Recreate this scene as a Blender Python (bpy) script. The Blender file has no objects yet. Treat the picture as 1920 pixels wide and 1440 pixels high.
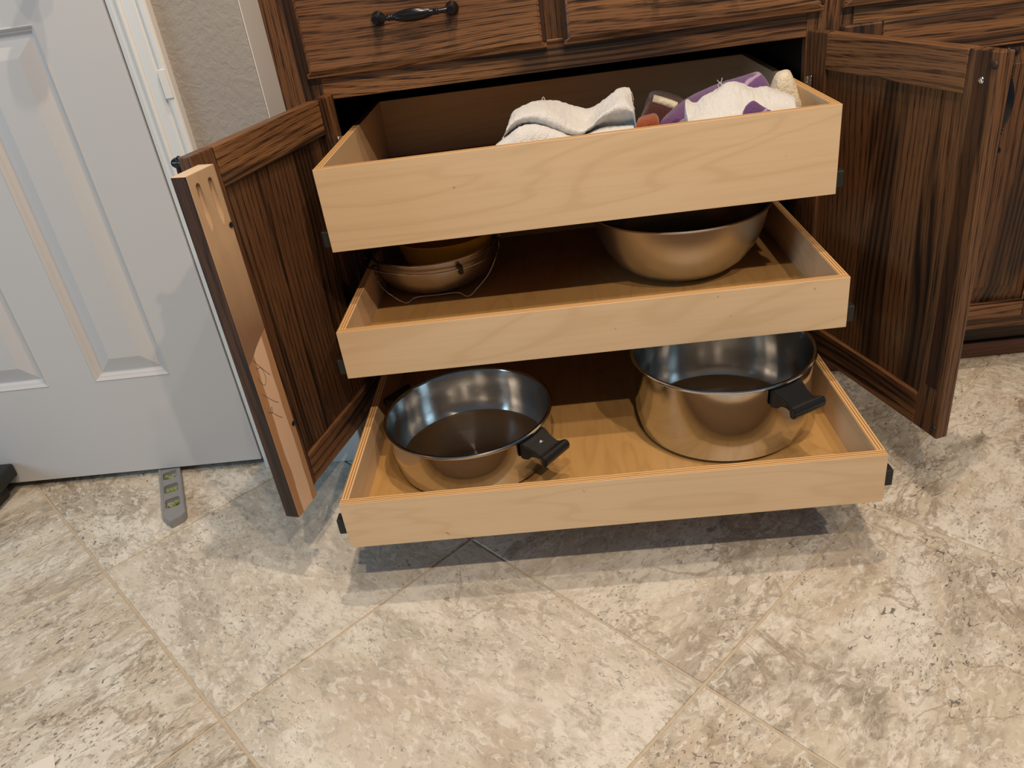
import bpy, bmesh, math, random
from mathutils import Vector, Matrix, Euler
random.seed(7)
scene = bpy.context.scene
C = scene.collection

# ------------------------------------------------------------------ camera
CAM_LOC = Vector((0.3359, -1.3540, 0.8469)); CAM_ROT = (1.0519, 0.1254, 0.0149); FPX = 1465.7
cd = bpy.data.cameras.new('camera'); cd.sensor_width = 36.0; cd.lens = FPX * 36.0 / 1920.0; cd.clip_start = 0.02
cam = bpy.data.objects.new('camera', cd); C.objects.link(cam)
cam.location = CAM_LOC; cam.rotation_euler = CAM_ROT; scene.camera = cam
CAM_R = Euler(CAM_ROT).to_matrix()

# ------------------------------------------------------------------ world, lights, exposure
w = bpy.data.worlds.new('world'); scene.world = w; w.use_nodes = True
w.node_tree.nodes['Background'].inputs[0].default_value = (0.42, 0.71, 1.0, 1)
w.node_tree.nodes['Background'].inputs[1].default_value = 0.125
def spot(name, loc, power, col=(1.0, 0.80, 0.58), radius=0.025, ang=150):
    l = bpy.data.lights.new(name, 'SPOT'); l.energy = power; l.color = col; l.shadow_soft_size = radius
    l.spot_size = math.radians(ang); l.spot_blend = 0.5
    o = bpy.data.objects.new(name, l); C.objects.link(o); o.location = loc
    return o
WARM = (1.0, 0.80, 0.60)
spot('ceiling_downlight', (0.40, -2.12, 2.6), 96, WARM)
spot('ceiling_downlight', (1.46, -2.12, 2.6), 96, WARM)
spot('ceiling_downlight', (0.44, -1.34, 2.6), 37, WARM)
spot('ceiling_downlight', (1.10, -1.30, 2.6), 37, WARM)
spot('ceiling_downlight', (0.52, -0.68, 2.6), 80, WARM)
def area(name, loc, tgt, sx, sy, power, col):
    l = bpy.data.lights.new(name, 'AREA'); l.shape = 'RECTANGLE'; l.size = sx; l.size_y = sy; l.energy = power; l.color = col
    o = bpy.data.objects.new(name, l); C.objects.link(o); o.location = loc
    o.rotation_euler = (Vector(tgt) - Vector(loc)).to_track_quat('-Z', 'Y').to_euler()
area('daylight_window', (-3.2, -2.2, 1.5), (0, -0.5, 0.4), 1.5, 1.3, 44, (0.50, 0.78, 1.0))
scene.view_settings.view_transform = 'Standard'; scene.view_settings.look = 'None'
scene.view_settings.gamma = 1.0; scene.view_settings.use_curve_mapping = False
scene.view_settings.exposure = -0.08

# ------------------------------------------------------------------ helpers
def ray(px, py):
    return CAM_R @ Vector(((px - 960) / FPX, -(py - 720) / FPX, -1.0))
def pix(px, py, **k):
    d = ray(px, py); (ax, v), = k.items(); i = 'xyz'.index(ax)
    return CAM_LOC + d * ((v - CAM_LOC[i]) / d[i])

def tag(o, label=None, cat=None, group=None, kind=None):
    if label: o['label'] = label
    if cat: o['category'] = cat
    if group: o['group'] = group
    if kind: o['kind'] = kind
    return o
def empty(name, loc=(0, 0, 0), rz=0.0, parent=None):
    o = bpy.data.objects.new(name, None); C.objects.link(o); o.location = loc; o.rotation_euler = (0, 0, rz)
    o.empty_display_size = 0.05
    if parent: o.parent = parent
    return o
def link(name, me, mats, parent=None, loc=(0, 0, 0), rot=(0, 0, 0), smooth=False):
    o = bpy.data.objects.new(name, me); C.objects.link(o)
    for m in (mats if isinstance(mats, (list, tuple)) else [mats]): me.materials.append(m)
    o.location = loc; o.rotation_euler = rot
    if parent: o.parent = parent
    if smooth:
        for f in me.polygons: f.use_smooth = True
    return o
def from_bm(name, bm, mats, parent=None, loc=(0, 0, 0), rot=(0, 0, 0), smooth=False, angle=None):
    bmesh.ops.recalc_face_normals(bm, faces=bm.faces)
    me = bpy.data.meshes.new(name); bm.to_mesh(me); bm.free()
    o = link(name, me, mats, parent, loc, rot, smooth)
    if angle is not None:
        me.set_sharp_from_angle(angle=math.radians(angle))
    return o
def bm_box(bm, x0, x1, y0, y1, z0, z1, bev=0.0, seg=1):
    r = bmesh.ops.create_cube(bm, size=1.0); vs = r['verts']
    for v in vs:
        v.co = Vector((x0 if v.co.x < 0 else x1, y0 if v.co.y < 0 else y1, z0 if v.co.z < 0 else z1))
    if bev > 0:
        es = list({e for v in vs for e in v.link_edges})
        bmesh.ops.bevel(bm, geom=es, offset=bev, segments=seg, affect='EDGES', profile=0.5)
def box(name, x0, x1, y0, y1, z0, z1, mats, parent=None, bev=0.0008, seg=1, thick=None):
    """box part with its origin at its centre; thick = axis of the ply thickness (slot 1 = ply edge)"""
    c = Vector(((x0 + x1) / 2, (y0 + y1) / 2, (z0 + z1) / 2))
    bm = bmesh.new(); bm_box(bm, x0 - c.x, x1 - c.x, y0 - c.y, y1 - c.y, z0 - c.z, z1 - c.z, bev, seg)
    bmesh.ops.recalc_face_normals(bm, faces=bm.faces)
    if thick:
        i = 'xyz'.index(thick)
        for f in bm.faces:
            f.material_index = 0 if abs(f.normal[i]) > 0.6 else 1
    return from_bm(name, bm, mats, parent, c)
def lathe(bm, prof, n=48, mat=None, closed=False):
    """prof: list of (r, z) about the Z axis"""
    rings = []
    for r, z in prof:
        if r < 1e-6: rings.append([bm.verts.new((0, 0, z))])
        else: rings.append([bm.verts.new((r * math.cos(2 * math.pi * k / n), r * math.sin(2 * math.pi * k / n), z)) for k in range(n)])
    for a, b in zip(rings, rings[1:]):
        for k in range(n):
            k2 = (k + 1) % n
            if len(a) == 1: f = bm.faces.new((a[0], b[k], b[k2]))
            elif len(b) == 1: f = bm.faces.new((a[k], a[k2], b[0]))
            else: f = bm.faces.new((a[k], a[k2], b[k2], b[k]))
            if mat is not None: f.material_index = mat
def tube(bm, pts, r, n=8, closed=False, cap=True):
    pts = [Vector(p) for p in pts]; N = len(pts); rings = []
    ref = Vector((0, 0, 1))
    for i, p in enumerate(pts):
        a = pts[(i - 1) % N] if (closed or i > 0) else p
        b = pts[(i + 1) % N] if (closed or i < N - 1) else p
        t = (b - a).normalized()
        s = t.cross(ref)
        if s.length < 0.05: s = t.cross(Vector((1, 0, 0)))
        s.normalize(); u = s.cross(t).normalized()
        rr = r[i] if isinstance(r, (list, tuple)) else r
        rings.append([bm.verts.new(p + (s * math.cos(2 * math.pi * k / n) + u * math.sin(2 * math.pi * k / n)) * rr) for k in range(n)])
    M = N if closed else N - 1
    for i in range(M):
        a, b = rings[i], rings[(i + 1) % N]
        for k in range(n): bm.faces.new((a[k], a[(k + 1) % n], b[(k + 1) % n], b[k]))
    if cap and not closed:
        bm.faces.new(rings[0][::-1]); bm.faces.new(rings[-1])
def catmull(pts, m):
    """resample a list of tuples with a Catmull-Rom spline to m points (even in arc length)"""
    P = [Vector(p) for p in pts]; out = []
    for i in range(len(P) - 1):
        p0 = P[i - 1] if i else P[0] * 2 - P[1]; p1 = P[i]; p2 = P[i + 1]
        p3 = P[i + 2] if i + 2 < len(P) else P[-1] * 2 - P[-2]
        for k in range(12):
            t = k / 12
            out.append(0.5 * ((2 * p1) + (p2 - p0) * t + (2 * p0 - 5 * p1 + 4 * p2 - p3) * t * t + (3 * p1 - p0 - 3 * p2 + p3) * t ** 3))
    out.append(P[-1])
    L = [0]
    for a, b in zip(out, out[1:]): L.append(L[-1] + (b - a).length)
    res = []; j = 0
    for k in range(m):
        s = L[-1] * k / (m - 1)
        while j < len(L) - 2 and L[j + 1] < s: j += 1
        d = L[j + 1] - L[j]
        res.append(out[j].lerp(out[j + 1], (s - L[j]) / d if d > 1e-9 else 0))
    return res

# ------------------------------------------------------------------ materials
class M:
    def __init__(s, name):
        s.m = bpy.data.materials.new(name); s.m.use_nodes = True; s.t = s.m.node_tree; s.b = s.t.nodes['Principled BSDF']
    def n(s, typ, **k):
        nd = s.t.nodes.new(typ)
        for a, v in k.items():
            if a.startswith('i_'):
                key = a[2:]; key = int(key) if key.isdigit() else key.replace('_', ' ')
                if isinstance(v, bpy.types.NodeSocket): s.t.links.new(v, nd.inputs[key])
                else: nd.inputs[key].default_value = v
            else: setattr(nd, a, v)
        return nd
    def math(s, op, a, b=None, clamp=False):
        nd = s.t.nodes.new('ShaderNodeMath'); nd.operation = op; nd.use_clamp = clamp
        for i, v in enumerate((a, b)):
            if v is None: continue
            if isinstance(v, bpy.types.NodeSocket): s.t.links.new(v, nd.inputs[i])
            else: nd.inputs[i].default_value = v
        return nd.outputs[0]
    def ramp(s, f, stops, interp='LINEAR'):
        nd = s.t.nodes.new('ShaderNodeValToRGB'); nd.color_ramp.interpolation = interp
        e = nd.color_ramp.elements
        while len(e) < len(stops): e.new(0.5)
        for k, (p, c) in zip(e, stops):
            k.position = p; k.color = (c, c, c, 1) if isinstance(c, (int, float)) else (*c, 1)
        s.t.links.new(f, nd.inputs[0]); return nd.outputs[0]
    def mix(s, f, a, b, typ='MIX'):
        nd = s.t.nodes.new('ShaderNodeMix'); nd.data_type = 'RGBA'; nd.blend_type = typ
        for sock, v in ((nd.inputs[0], f), (nd.inputs[6], a), (nd.inputs[7], b)):
            if isinstance(v, bpy.types.NodeSocket): s.t.links.new(v, sock)
            else: sock.default_value = v if isinstance(v, (int, float)) else (*v, 1)
        return nd.outputs[2]
    def coords(s, scale=(1, 1, 1), rnd=True):
        tc = s.n('ShaderNodeTexCoord').outputs['Object']
        if rnd:
            oi = s.n('ShaderNodeObjectInfo').outputs['Random']
            cx = s.n('ShaderNodeCombineXYZ', i_0=s.math('MULTIPLY', oi, 17.3), i_1=s.math('MULTIPLY', oi, 31.7), i_2=s.math('MULTIPLY', oi, 23.1)).outputs[0]
            tc = s.n('ShaderNodeVectorMath', operation='ADD', i_0=tc, i_1=cx).outputs[0]
        return s.n('ShaderNodeMapping', i_Vector=tc, i_Scale=scale).outputs[0]
    def noise(s, vec, scale, detail=2.0, rough=0.5, dist=0.0):
        return s.n('ShaderNodeTexNoise', i_Vector=vec, i_Scale=scale, i_Detail=detail, i_Roughness=rough, i_Distortion=dist).outputs[0]
    def bump(s, h, strength=0.3, dist=0.001):
        nd = s.n('ShaderNodeBump', i_Strength=strength, i_Distance=dist, i_Height=h)
        s.t.links.new(nd.outputs[0], s.b.inputs['Normal'])
    def set(s, **k):
        for a, v in k.items():
            sock = s.b.inputs[a.replace('_', ' ')]
            if isinstance(v, bpy.types.NodeSocket): s.t.links.new(v, sock)
            else: sock.default_value = (*v, 1) if isinstance(v, tuple) and len(v) == 3 else v
        return s

def oak(axis, name, light=(0.225, 0.098, 0.039), dark=(0.010, 0.0055, 0.0045), mid=(0.120, 0.052, 0.023), bold=0.55):
    m = M(name)
    def sc(l, a): return tuple(l if ax == axis else a for ax in 'xyz')
    warp = m.noise(m.coords(sc(0.9, 5.5)), 1.0, 2.0, 0.5)
    tc = m.coords((1, 1, 1))
    sep = m.n('ShaderNodeSeparateXYZ', i_0=tc)
    ax = [sep.outputs[i] for i, a in enumerate('xyz') if a != axis]
    cross = m.math('ADD', ax[0], ax[1])
    ph = m.math('ADD', m.math('MULTIPLY', cross, 560.0), m.math('MULTIPLY', warp, 85.0))
    band = m.math('ADD', m.math('MULTIPLY', m.math('SINE', ph), 0.5), 0.5)
    ph2 = m.math('ADD', m.math('MULTIPLY', cross, 1750.0), m.math('MULTIPLY', warp, 160.0))
    band2 = m.math('ADD', m.math('MULTIPLY', m.math('SINE', ph2), 0.5), 0.5)
    pore = m.noise(m.coords(sc(22, 420)), 1.0, 2.0, 0.6)
    pore = m.ramp(pore, [(0.40, 1.0), (0.56, 0.0)])
    patch = m.noise(m.coords(sc(1.3, 15)), 1.0, 3.0, 0.58, 0.5)
    streak = m.ramp(patch, [(bold, 0.0), (bold + 0.05, 1.0)])
    broad = m.noise(m.coords(sc(1.2, 6.0)), 1.0, 2.0)
    base = m.mix(m.ramp(broad, [(0.35, 0.0), (0.65, 1.0)]), mid, light)
    lines = m.math('MULTIPLY', m.ramp(band, [(0.66, 0.0), (0.92, 1.0)]), m.math('ADD', m.math('MULTIPLY', pore, 0.6), 0.40))
    fine = m.math('MULTIPLY', m.ramp(band2, [(0.45, 0.0), (0.85, 1.0)]), m.math('ADD', m.math('MULTIPLY', pore, 0.8), 0.15))
    c0 = m.mix(m.math('MULTIPLY', fine, 0.72), base, dark)
    c1 = m.mix(m.math('MULTIPLY', lines, 0.80), c0, dark)
    c2 = m.mix(m.math('MULTIPLY', streak, m.math('ADD', m.math('MULTIPLY', band, 0.35), 0.55)), c1, dark)
    m.set(Base_Color=c2, Roughness=0.40, Specular_IOR_Level=0.38)
    m.bump(m.math('SUBTRACT', 1.0, lines), 0.12, 0.0006)
    return m.m
OAK = {'x': oak('x', 'stained_oak_x', (0.31, 0.145, 0.058), (0.010, 0.0055, 0.0045), (0.175, 0.078, 0.033), 0.54),
       'z': oak('z', 'stained_oak_z', (0.175, 0.078, 0.032), (0.009, 0.005, 0.004), (0.105, 0.047, 0.021), 0.54)}
OAKD = {a: oak(a, 'dark_stained_oak_' + a, (0.085, 0.034, 0.014), (0.012, 0.006, 0.004), (0.04, 0.017, 0.009)) for a in 'xz'}

def flat(name, col, rough=0.5, metal=0.0, **k):
    m = M(name); m.set(Base_Color=col, Roughness=rough, Metallic=metal, **k); return m.m
def birch(axis, name, a=(0.68, 0.485, 0.295), b=(0.56, 0.375, 0.205)):
    m = M(name)
    s = tuple(1.3 if x == axis else 7.0 for x in 'xyz')
    v = m.noise(m.coords(s), 1.0, 2.5, 0.5, 1.5)
    fig = m.math('ADD', m.math('MULTIPLY', m.math('SINE', m.math('MULTIPLY', v, 46.0)), 0.5), 0.5)
    fig = m.ramp(fig, [(0.0, 1.0), (0.22, 0.25), (1.0, 0.0)])
    fine = m.noise(m.coords(tuple(6 if x == axis else 160 for x in 'xyz')), 1.0, 2.0)
    col = m.mix(m.math('MULTIPLY', fig, 0.45), a, b)
    col = m.mix(m.math('MULTIPLY', m.ramp(fine, [(0.45, 0.0), (0.8, 1.0)]), 0.35), col, b)
    spk = m.noise(m.coords((60, 60, 60)), 1.0, 1.0)
    col = m.mix(m.ramp(spk, [(0.80, 0.0), (0.84, 0.6)]), col, (0.20, 0.10, 0.04))
    m.set(Base_Color=col, Roughness=0.42)
    return m.m
BIRCH = {a: birch(a, 'birch_ply_face_' + a) for a in 'xy'}
BIRCH_FLOOR = birch('y', 'golden_birch_bottom', (0.46, 0.265, 0.095), (0.36, 0.19, 0.062))
def plyedge(axis, name):
    m = M(name)
    tc = m.n('ShaderNodeTexCoord').outputs['Object']
    x = m.n('ShaderNodeSeparateXYZ', i_0=tc).outputs['xyz'.index(axis)]
    along = 'y' if axis == 'x' else 'x'
    wob = m.noise(m.coords(tuple(9 if a == along else 120 for a in 'xyz')), 1.0, 2.0)
    s = m.math('SINE', m.math('ADD', m.math('MULTIPLY', x, 2 * math.pi / 0.0040), m.math('MULTIPLY', wob, 0.5)))
    f = m.ramp(m.math('ADD', m.math('MULTIPLY', s, 0.5), 0.5), [(0.25, 0.0), (0.75, 1.0)])
    col = m.mix(f, (0.34, 0.165, 0.055), (0.72, 0.45, 0.20))
    gap = m.noise(m.coords(tuple(22 if a == along else 500 for a in 'xyz')), 1.0, 1.0)
    col = m.mix(m.ramp(gap, [(0.74, 0.0), (0.78, 0.8)]), col, (0.08, 0.035, 0.015))
    m.set(Base_Color=col, Roughness=0.6)
    return m.m
PLY = {a: plyedge(a, 'ply_edge_' + a) for a in 'xyz'}

def travertine():
    m = M('travertine_tile')
    v = m.coords((1, 1, 1))
    tone = m.n('ShaderNodeObjectInfo').outputs['Random']
    tone = m.math('FRACT', m.math('MULTIPLY', tone, 7.77))
    va = m.n('ShaderNodeMapping', i_Vector=v, i_Scale=(1.0, 1.7, 1.0)).outputs[0]
    z1 = m.noise(va, 4.5, 6.0, 0.65, 0.5)
    col = m.mix(m.ramp(z1, [(0.44, 0.0), (0.58, 1.0)]), (0.57, 0.50, 0.40), (0.71, 0.67, 0.59))
    z2 = m.ramp(m.noise(va, 3.6, 7.0, 0.66, 0.9), [(0.50, 0.0), (0.60, 1.0)])
    col = m.mix(m.math('MULTIPLY', z2, 0.68), col, (0.34, 0.29, 0.22))
    warm = m.noise(v, 5.5, 4.0, 0.6)
    col = m.mix(m.math('MULTIPLY', m.ramp(warm, [(0.55, 0.0), (0.66, 1.0)]), 0.38), col, (0.43, 0.30, 0.19))
    n3 = m.noise(va, 30.0, 6.0, 0.75, 1.0)
    col = m.mix(m.math('MULTIPLY', m.ramp(n3, [(0.50, 0.0), (0.585, 1.0)]), m.math('ADD', m.math('MULTIPLY', z2, 0.40), 0.42)), col, (0.25, 0.215, 0.165))
    n4 = m.noise(va, 46.0, 5.0, 0.70, 0.8)
    col = m.mix(m.math('MULTIPLY', m.ramp(n4, [(0.53, 0.0), (0.61, 1.0)]), 0.62), col, (0.80, 0.765, 0.70))
    vn = m.noise(v, 4.6, 8.0, 0.60, 0.7)
    vein = m.math('ABSOLUTE', m.math('SUBTRACT', vn, 0.5))
    vm = m.ramp(m.noise(v, 3.0, 1.0), [(0.49, 0.0), (0.55, 1.0)])
    vein = m.math('MULTIPLY', m.ramp(vein, [(0.003, 1.0), (0.014, 0.0)]), vm)
    col = m.mix(m.math('MULTIPLY', vein, 0.65), col, (0.27, 0.205, 0.14))
    pn = m.noise(va, 125.0, 3.0, 0.65, 0.8)
    pm = m.ramp(m.noise(v, 9.0, 3.0, 0.6), [(0.40, 0.10), (0.60, 1.0)])
    pit = m.math('MULTIPLY', m.ramp(pn, [(0.585, 0.0), (0.63, 1.0)]), pm)
    col = m.mix(m.math('MULTIPLY', pit, 0.80), col, (0.10, 0.085, 0.072))
    pb = m.math('MULTIPLY', m.ramp(m.noise(va, 58.0, 3.0, 0.6, 1.2), [(0.64, 0.0), (0.675, 1.0)]), m.ramp(m.noise(v, 5.0, 2.0), [(0.42, 0.0), (0.54, 1.0)]))
    col = m.mix(m.math('MULTIPLY', pb, 0.85), col, (0.075, 0.07, 0.068))
    col = m.mix(m.math('MULTIPLY', m.math('POWER', tone, 2.5), 0.40), col, (0.74, 0.70, 0.63))
    m.set(Base_Color=col, Roughness=m.ramp(z1, [(0.3, 0.50), (0.7, 0.40)]))
    m.bump(m.math('SUBTRACT', n3, m.math('MULTIPLY', pit, 1.0)), 0.10, 0.0015)
    return m.m
TILE = travertine()
def grout():
    m = M('grout'); n = m.noise(m.coords((1, 1, 1), False), 180, 3)
    m.set(Base_Color=m.mix(n, (0.46, 0.385, 0.29), (0.58, 0.50, 0.39)), Roughness=0.9); m.bump(n, 0.4, 0.001); return m.m
GROUT = grout()
def paintwall():
    m = M('orange_peel_wall_paint'); v = m.coords((1, 1, 1), False)
    n = m.noise(v, 80, 3.0, 0.55, 0.5); h = m.ramp(n, [(0.42, 0.0), (0.60, 1.0)])
    m.set(Base_Color=(0.31, 0.275, 0.245), Roughness=0.75); m.bump(h, 0.30, 0.0016); return m.m
WALL = paintwall()
def white(name, col, rough):
    m = M(name); v = m.coords((1, 1, 1), False)
    n = m.noise(m.n('ShaderNodeMapping', i_Vector=v, i_Scale=(60, 60, 3)).outputs[0], 1.0, 3)
    m.set(Base_Color=col, Roughness=rough); m.bump(n, 0.06, 0.001); return m.m
DOORW = white('white_door_paint', (0.53, 0.525, 0.535), 0.40)
TRIMW = white('white_trim_paint', (0.70, 0.69, 0.67), 0.33)
def steel(name, rough, aniso=0.0, col=(0.58, 0.60, 0.62)):
    m = M(name)
    n = m.noise(m.coords((3, 3, 300)), 1.0, 2.0)
    m.set(Base_Color=col, Metallic=1.0, Roughness=m.math('ADD', m.math('MULTIPLY', n, 0.08), rough))
    if aniso:
        t = m.n('ShaderNodeTangent', direction_type='RADIAL', axis='Z').outputs[0]
        m.t.links.new(t, m.b.inputs['Tangent']); m.set(Anisotropic=aniso, Anisotropic_Rotation=0.25)
    return m.m
STEEL_OUT = steel('polished_steel', 0.10)
STEEL_IN = steel('brushed_steel', 0.16, 0.90, (0.60, 0.59, 0.57))
STEEL_BOWL = steel('satin_steel', 0.28, 0.0, (0.56, 0.56, 0.56))
CHROME = flat('bright_chrome', (0.75, 0.75, 0.75), 0.12, 1.0)
ZINC = flat('zinc_slide_metal', (0.45, 0.45, 0.45), 0.35, 1.0)
BLACKP = flat('black_phenolic', (0.010, 0.011, 0.012), 0.30)
BLACKM = flat('black_matt_plastic', (0.012, 0.013, 0.012), 0.55)
BRONZE = flat('oil_rubbed_bronze', (0.012, 0.012, 0.015), 0.22, 0.35)
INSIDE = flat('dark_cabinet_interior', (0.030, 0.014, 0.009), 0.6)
BASEM = oak('x', 'reddish_base_moulding', (0.13, 0.055, 0.032), (0.05, 0.02, 0.013), (0.09, 0.036, 0.022), 0.75)
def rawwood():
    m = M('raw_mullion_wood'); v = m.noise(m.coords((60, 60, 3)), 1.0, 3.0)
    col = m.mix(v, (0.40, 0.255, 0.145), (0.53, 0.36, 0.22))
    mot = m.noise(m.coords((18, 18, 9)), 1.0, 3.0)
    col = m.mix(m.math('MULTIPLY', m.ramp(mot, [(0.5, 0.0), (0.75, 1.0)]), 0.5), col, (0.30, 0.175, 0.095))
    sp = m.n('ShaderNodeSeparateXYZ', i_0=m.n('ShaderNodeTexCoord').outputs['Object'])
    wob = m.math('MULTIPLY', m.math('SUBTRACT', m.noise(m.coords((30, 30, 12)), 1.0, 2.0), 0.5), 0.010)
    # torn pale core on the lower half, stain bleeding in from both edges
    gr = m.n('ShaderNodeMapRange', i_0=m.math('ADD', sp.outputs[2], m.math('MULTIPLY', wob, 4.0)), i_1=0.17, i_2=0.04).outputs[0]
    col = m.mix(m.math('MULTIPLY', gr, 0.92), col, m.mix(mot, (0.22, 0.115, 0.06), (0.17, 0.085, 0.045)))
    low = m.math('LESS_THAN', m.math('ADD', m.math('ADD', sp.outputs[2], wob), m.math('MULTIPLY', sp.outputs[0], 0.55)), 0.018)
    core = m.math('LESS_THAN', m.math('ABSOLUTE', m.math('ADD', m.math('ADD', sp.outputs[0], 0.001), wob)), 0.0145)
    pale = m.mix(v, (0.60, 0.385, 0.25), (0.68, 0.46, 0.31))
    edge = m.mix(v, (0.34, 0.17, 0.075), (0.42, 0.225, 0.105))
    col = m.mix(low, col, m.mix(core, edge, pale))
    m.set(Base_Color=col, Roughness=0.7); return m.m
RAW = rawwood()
RAWL = flat('fresh_cut_wood', (0.66, 0.50, 0.35), 0.75)
def terry(name, col, col2=None, stripes=None, scale=420):
    m = M(name); v = m.coords((1, 1, 1), False)
    n = m.noise(v, scale, 2.0, 0.7); n2 = m.noise(v, 60, 2.0)
    base = m.mix(n2, col, col2 or col)
    if stripes:
        x = m.n('ShaderNodeSeparateXYZ', i_0=v)
        s = m.math('ADD', m.math('MULTIPLY', x.outputs[0], 95.0), m.math('MULTIPLY', x.outputs[2], -230.0))
        s = m.math('ADD', s, m.math('MULTIPLY', n2, 2.0))
        base = m.mix(m.ramp(m.math('SINE', s), [(0.80, 0.0), (0.97, 0.9)]), base, stripes)
    m.set(Base_Color=base, Roughness=0.95, Sheen_Weight=0.25); m.bump(n, 0.8, 0.003); return m.m
TERRY = terry('white_terry', (0.66, 0.64, 0.62), (0.72, 0.705, 0.69))
PURPLE = terry('purple_terry', (0.115, 0.045, 0.155), (0.15, 0.065, 0.19), (0.46, 0.32, 0.46))
CREAM = terry('cream_cotton', (0.62, 0.55, 0.40), (0.68, 0.60, 0.46), scale=200)
RUST = terry('rust_cotton', (0.20, 0.030, 0.010), (0.32, 0.085, 0.016))
DARKCLOTH = terry('dark_red_cotton', (0.05, 0.010, 0.012), (0.09, 0.02, 0.015))
YEL = flat('mustard_ceramic', (0.42, 0.235, 0.018), 0.28)

# ------------------------------------------------------------------ measured dimensions (metres)
W = 0.74                                   # width of the pull-out trays
OL, OR, ZR = -0.021, 0.761, 0.653          # opening of the cabinet
XS, YW = -0.0914, -0.0885                  # wall corner beside the cabinet and the wall face
S_T, TH, U0, V0 = 0.4484, 0.7874, -0.1544, -0.8085

# ================================================================== SETTING
# floor: grout bed with single tiles
bm = bmesh.new(); bm_box(bm, -2.6, 2.9, -3.0, 0.75, -0.05, -0.0022)
floor = tag(from_bm('floor', bm, GROUT), 'diagonal stone-look tile floor with beige grout', kind='structure')
bm = bmesh.new(); h = S_T / 2 - 0.0022
bm_box(bm, -h, h, -h, h, -0.012, 0.0, 0.0012, 2)
bmesh.ops.recalc_face_normals(bm, faces=bm.faces)
tile_me = bpy.data.meshes.new('tile'); bm.to_mesh(tile_me); bm.free(); tile_me.materials.append(TILE)
uu = Vector((math.cos(TH), math.sin(TH), 0)); vv = Vector((-uu.y, uu.x, 0))
for i in range(-7, 8):
    for j in range(-7, 9):
        c = uu * (U0 + (i + .5) * S_T) + vv * (V0 + (j + .5) * S_T)
        if -2.3 < c.x < 2.6 and -2.7 < c.y < 0.45:
            t = bpy.data.objects.new('tile', tile_me); C.objects.link(t); t.parent = floor
            t.location = c; t.rotation_euler = (0, 0, TH + random.randrange(4) * math.pi / 2)

# wall beside the white door, its end next to the cabinet, and wall above the door
DX0, DX1, DTOP = -0.902, -0.2885, 2.03     # white door slab
JAMB = 0.022
bm = bmesh.new()
bm_box(bm, DX1 + JAMB + 0.004, XS, YW, 0.66, 0.0, 2.6, 0.004, 2)
tag(from_bm('wall_back', bm, WALL), 'greige textured wall between white door casing and cabinet', kind='structure')
bm = bmesh.new(); bm_box(bm, -2.6, DX0 - JAMB - 0.004, YW, 0.06, 0.0, 2.6)
tag(from_bm('wall_left', bm, WALL), 'greige textured wall left of the white door', kind='structure')
bm = bmesh.new(); bm_box(bm, DX0 - JAMB - 0.004, DX1 + JAMB + 0.004, YW, 0.06, DTOP + 0.03, 2.6)
tag(from_bm('wall_over_door', bm, WALL), 'greige textured wall above the white door', kind='structure')
# unseen dark panel added behind the door so that the gap under it is dark
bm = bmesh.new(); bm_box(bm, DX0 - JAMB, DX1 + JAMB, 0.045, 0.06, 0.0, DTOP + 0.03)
tag(from_bm('gap_darkening_panel', bm, flat('gap_panel_dark', (0.05, 0.045, 0.04), 0.9)), 'added dark panel that darkens the gap under the white door', kind='structure')

# door: slab with moulded panels
DY = YW - 0.002
door = tag(empty('door_1', (0, 0, 0)), 'white six-panel interior door with moulded raised panels', kind='structure')
px = [(DX0 + 0.115, DX0 + 0.262), (DX1 - 0.262, DX1 - 0.1145)]
pz = [(0.2250, 0.826), (1.00, 1.60), (1.70, 1.90)]
DZ0 = 0.0185
def slab_mesh():
    bm = bmesh.new(); xs = [DX0, px[0][0], px[0][1], px[1][0], px[1][1], DX1]
    zs = [DZ0, pz[0][0], pz[0][1], pz[1][0], pz[1][1], pz[2][0], pz[2][1], DTOP]
    for i in range(5):
        for j in range(7):
            if i in (1, 3) and j in (1, 3, 5): continue
            a = [bm.verts.new((x, DY, z)) for x, z in ((xs[i], zs[j]), (xs[i + 1], zs[j]), (xs[i + 1], zs[j + 1]), (xs[i], zs[j + 1]))]
            bm.faces.new(a)
    for q in (((DX0, DZ0), (DX1, DZ0)), ((DX1, DZ0), (DX1, DTOP)), ((DX1, DTOP), (DX0, DTOP)), ((DX0, DTOP), (DX0, DZ0))):
        (a, b), (c, d) = q
        bm.faces.new([bm.verts.new(p) for p in ((a, DY, b), (c, DY, d), (c, DY + 0.034, d), (a, DY + 0.034, b))])
    bm.faces.new([bm.verts.new(p) for p in ((DX0, DY + .034, DZ0), (DX1, DY + .034, DZ0), (DX1, DY + .034, DTOP), (DX0, DY + .034, DTOP))])
    bmesh.ops.remove_doubles(bm, verts=bm.verts, dist=1e-5); return bm
from_bm('slab', slab_mesh(), DOORW, door)
RINGS = [(0.0, 0.0), (0.0022, -0.0012), (0.0045, 0.0008), (0.0065, 0.0040), (0.0085, 0.0046), (0.0105, 0.0085), (0.0130, 0.0100), (0.0150, 0.0104), (0.0420, 0.0022), (0.0440, 0.0016)]
for (x0, x1) in px:
    for (z0, z1) in pz:
        bm = bmesh.new(); prev = None
        cx_, cz_ = (x0 + x1) / 2, (z0 + z1) / 2
        for off, dy in RINGS:
            r = [bm.verts.new((x - cx_, dy, z - cz_)) for x, z in ((x0 + off, z0 + off), (x1 - off, z0 + off), (x1 - off, z1 - off), (x0 + off, z1 - off))]
            if prev:
                for k in range(4): bm.faces.new((prev[k], prev[(k + 1) % 4], r[(k + 1) % 4], r[k]))
            prev = r
        bm.faces.new(prev)
        from_bm('moulded_panel', bm, DOORW, door, (cx_, DY, cz_))
bm = bmesh.new()
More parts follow.
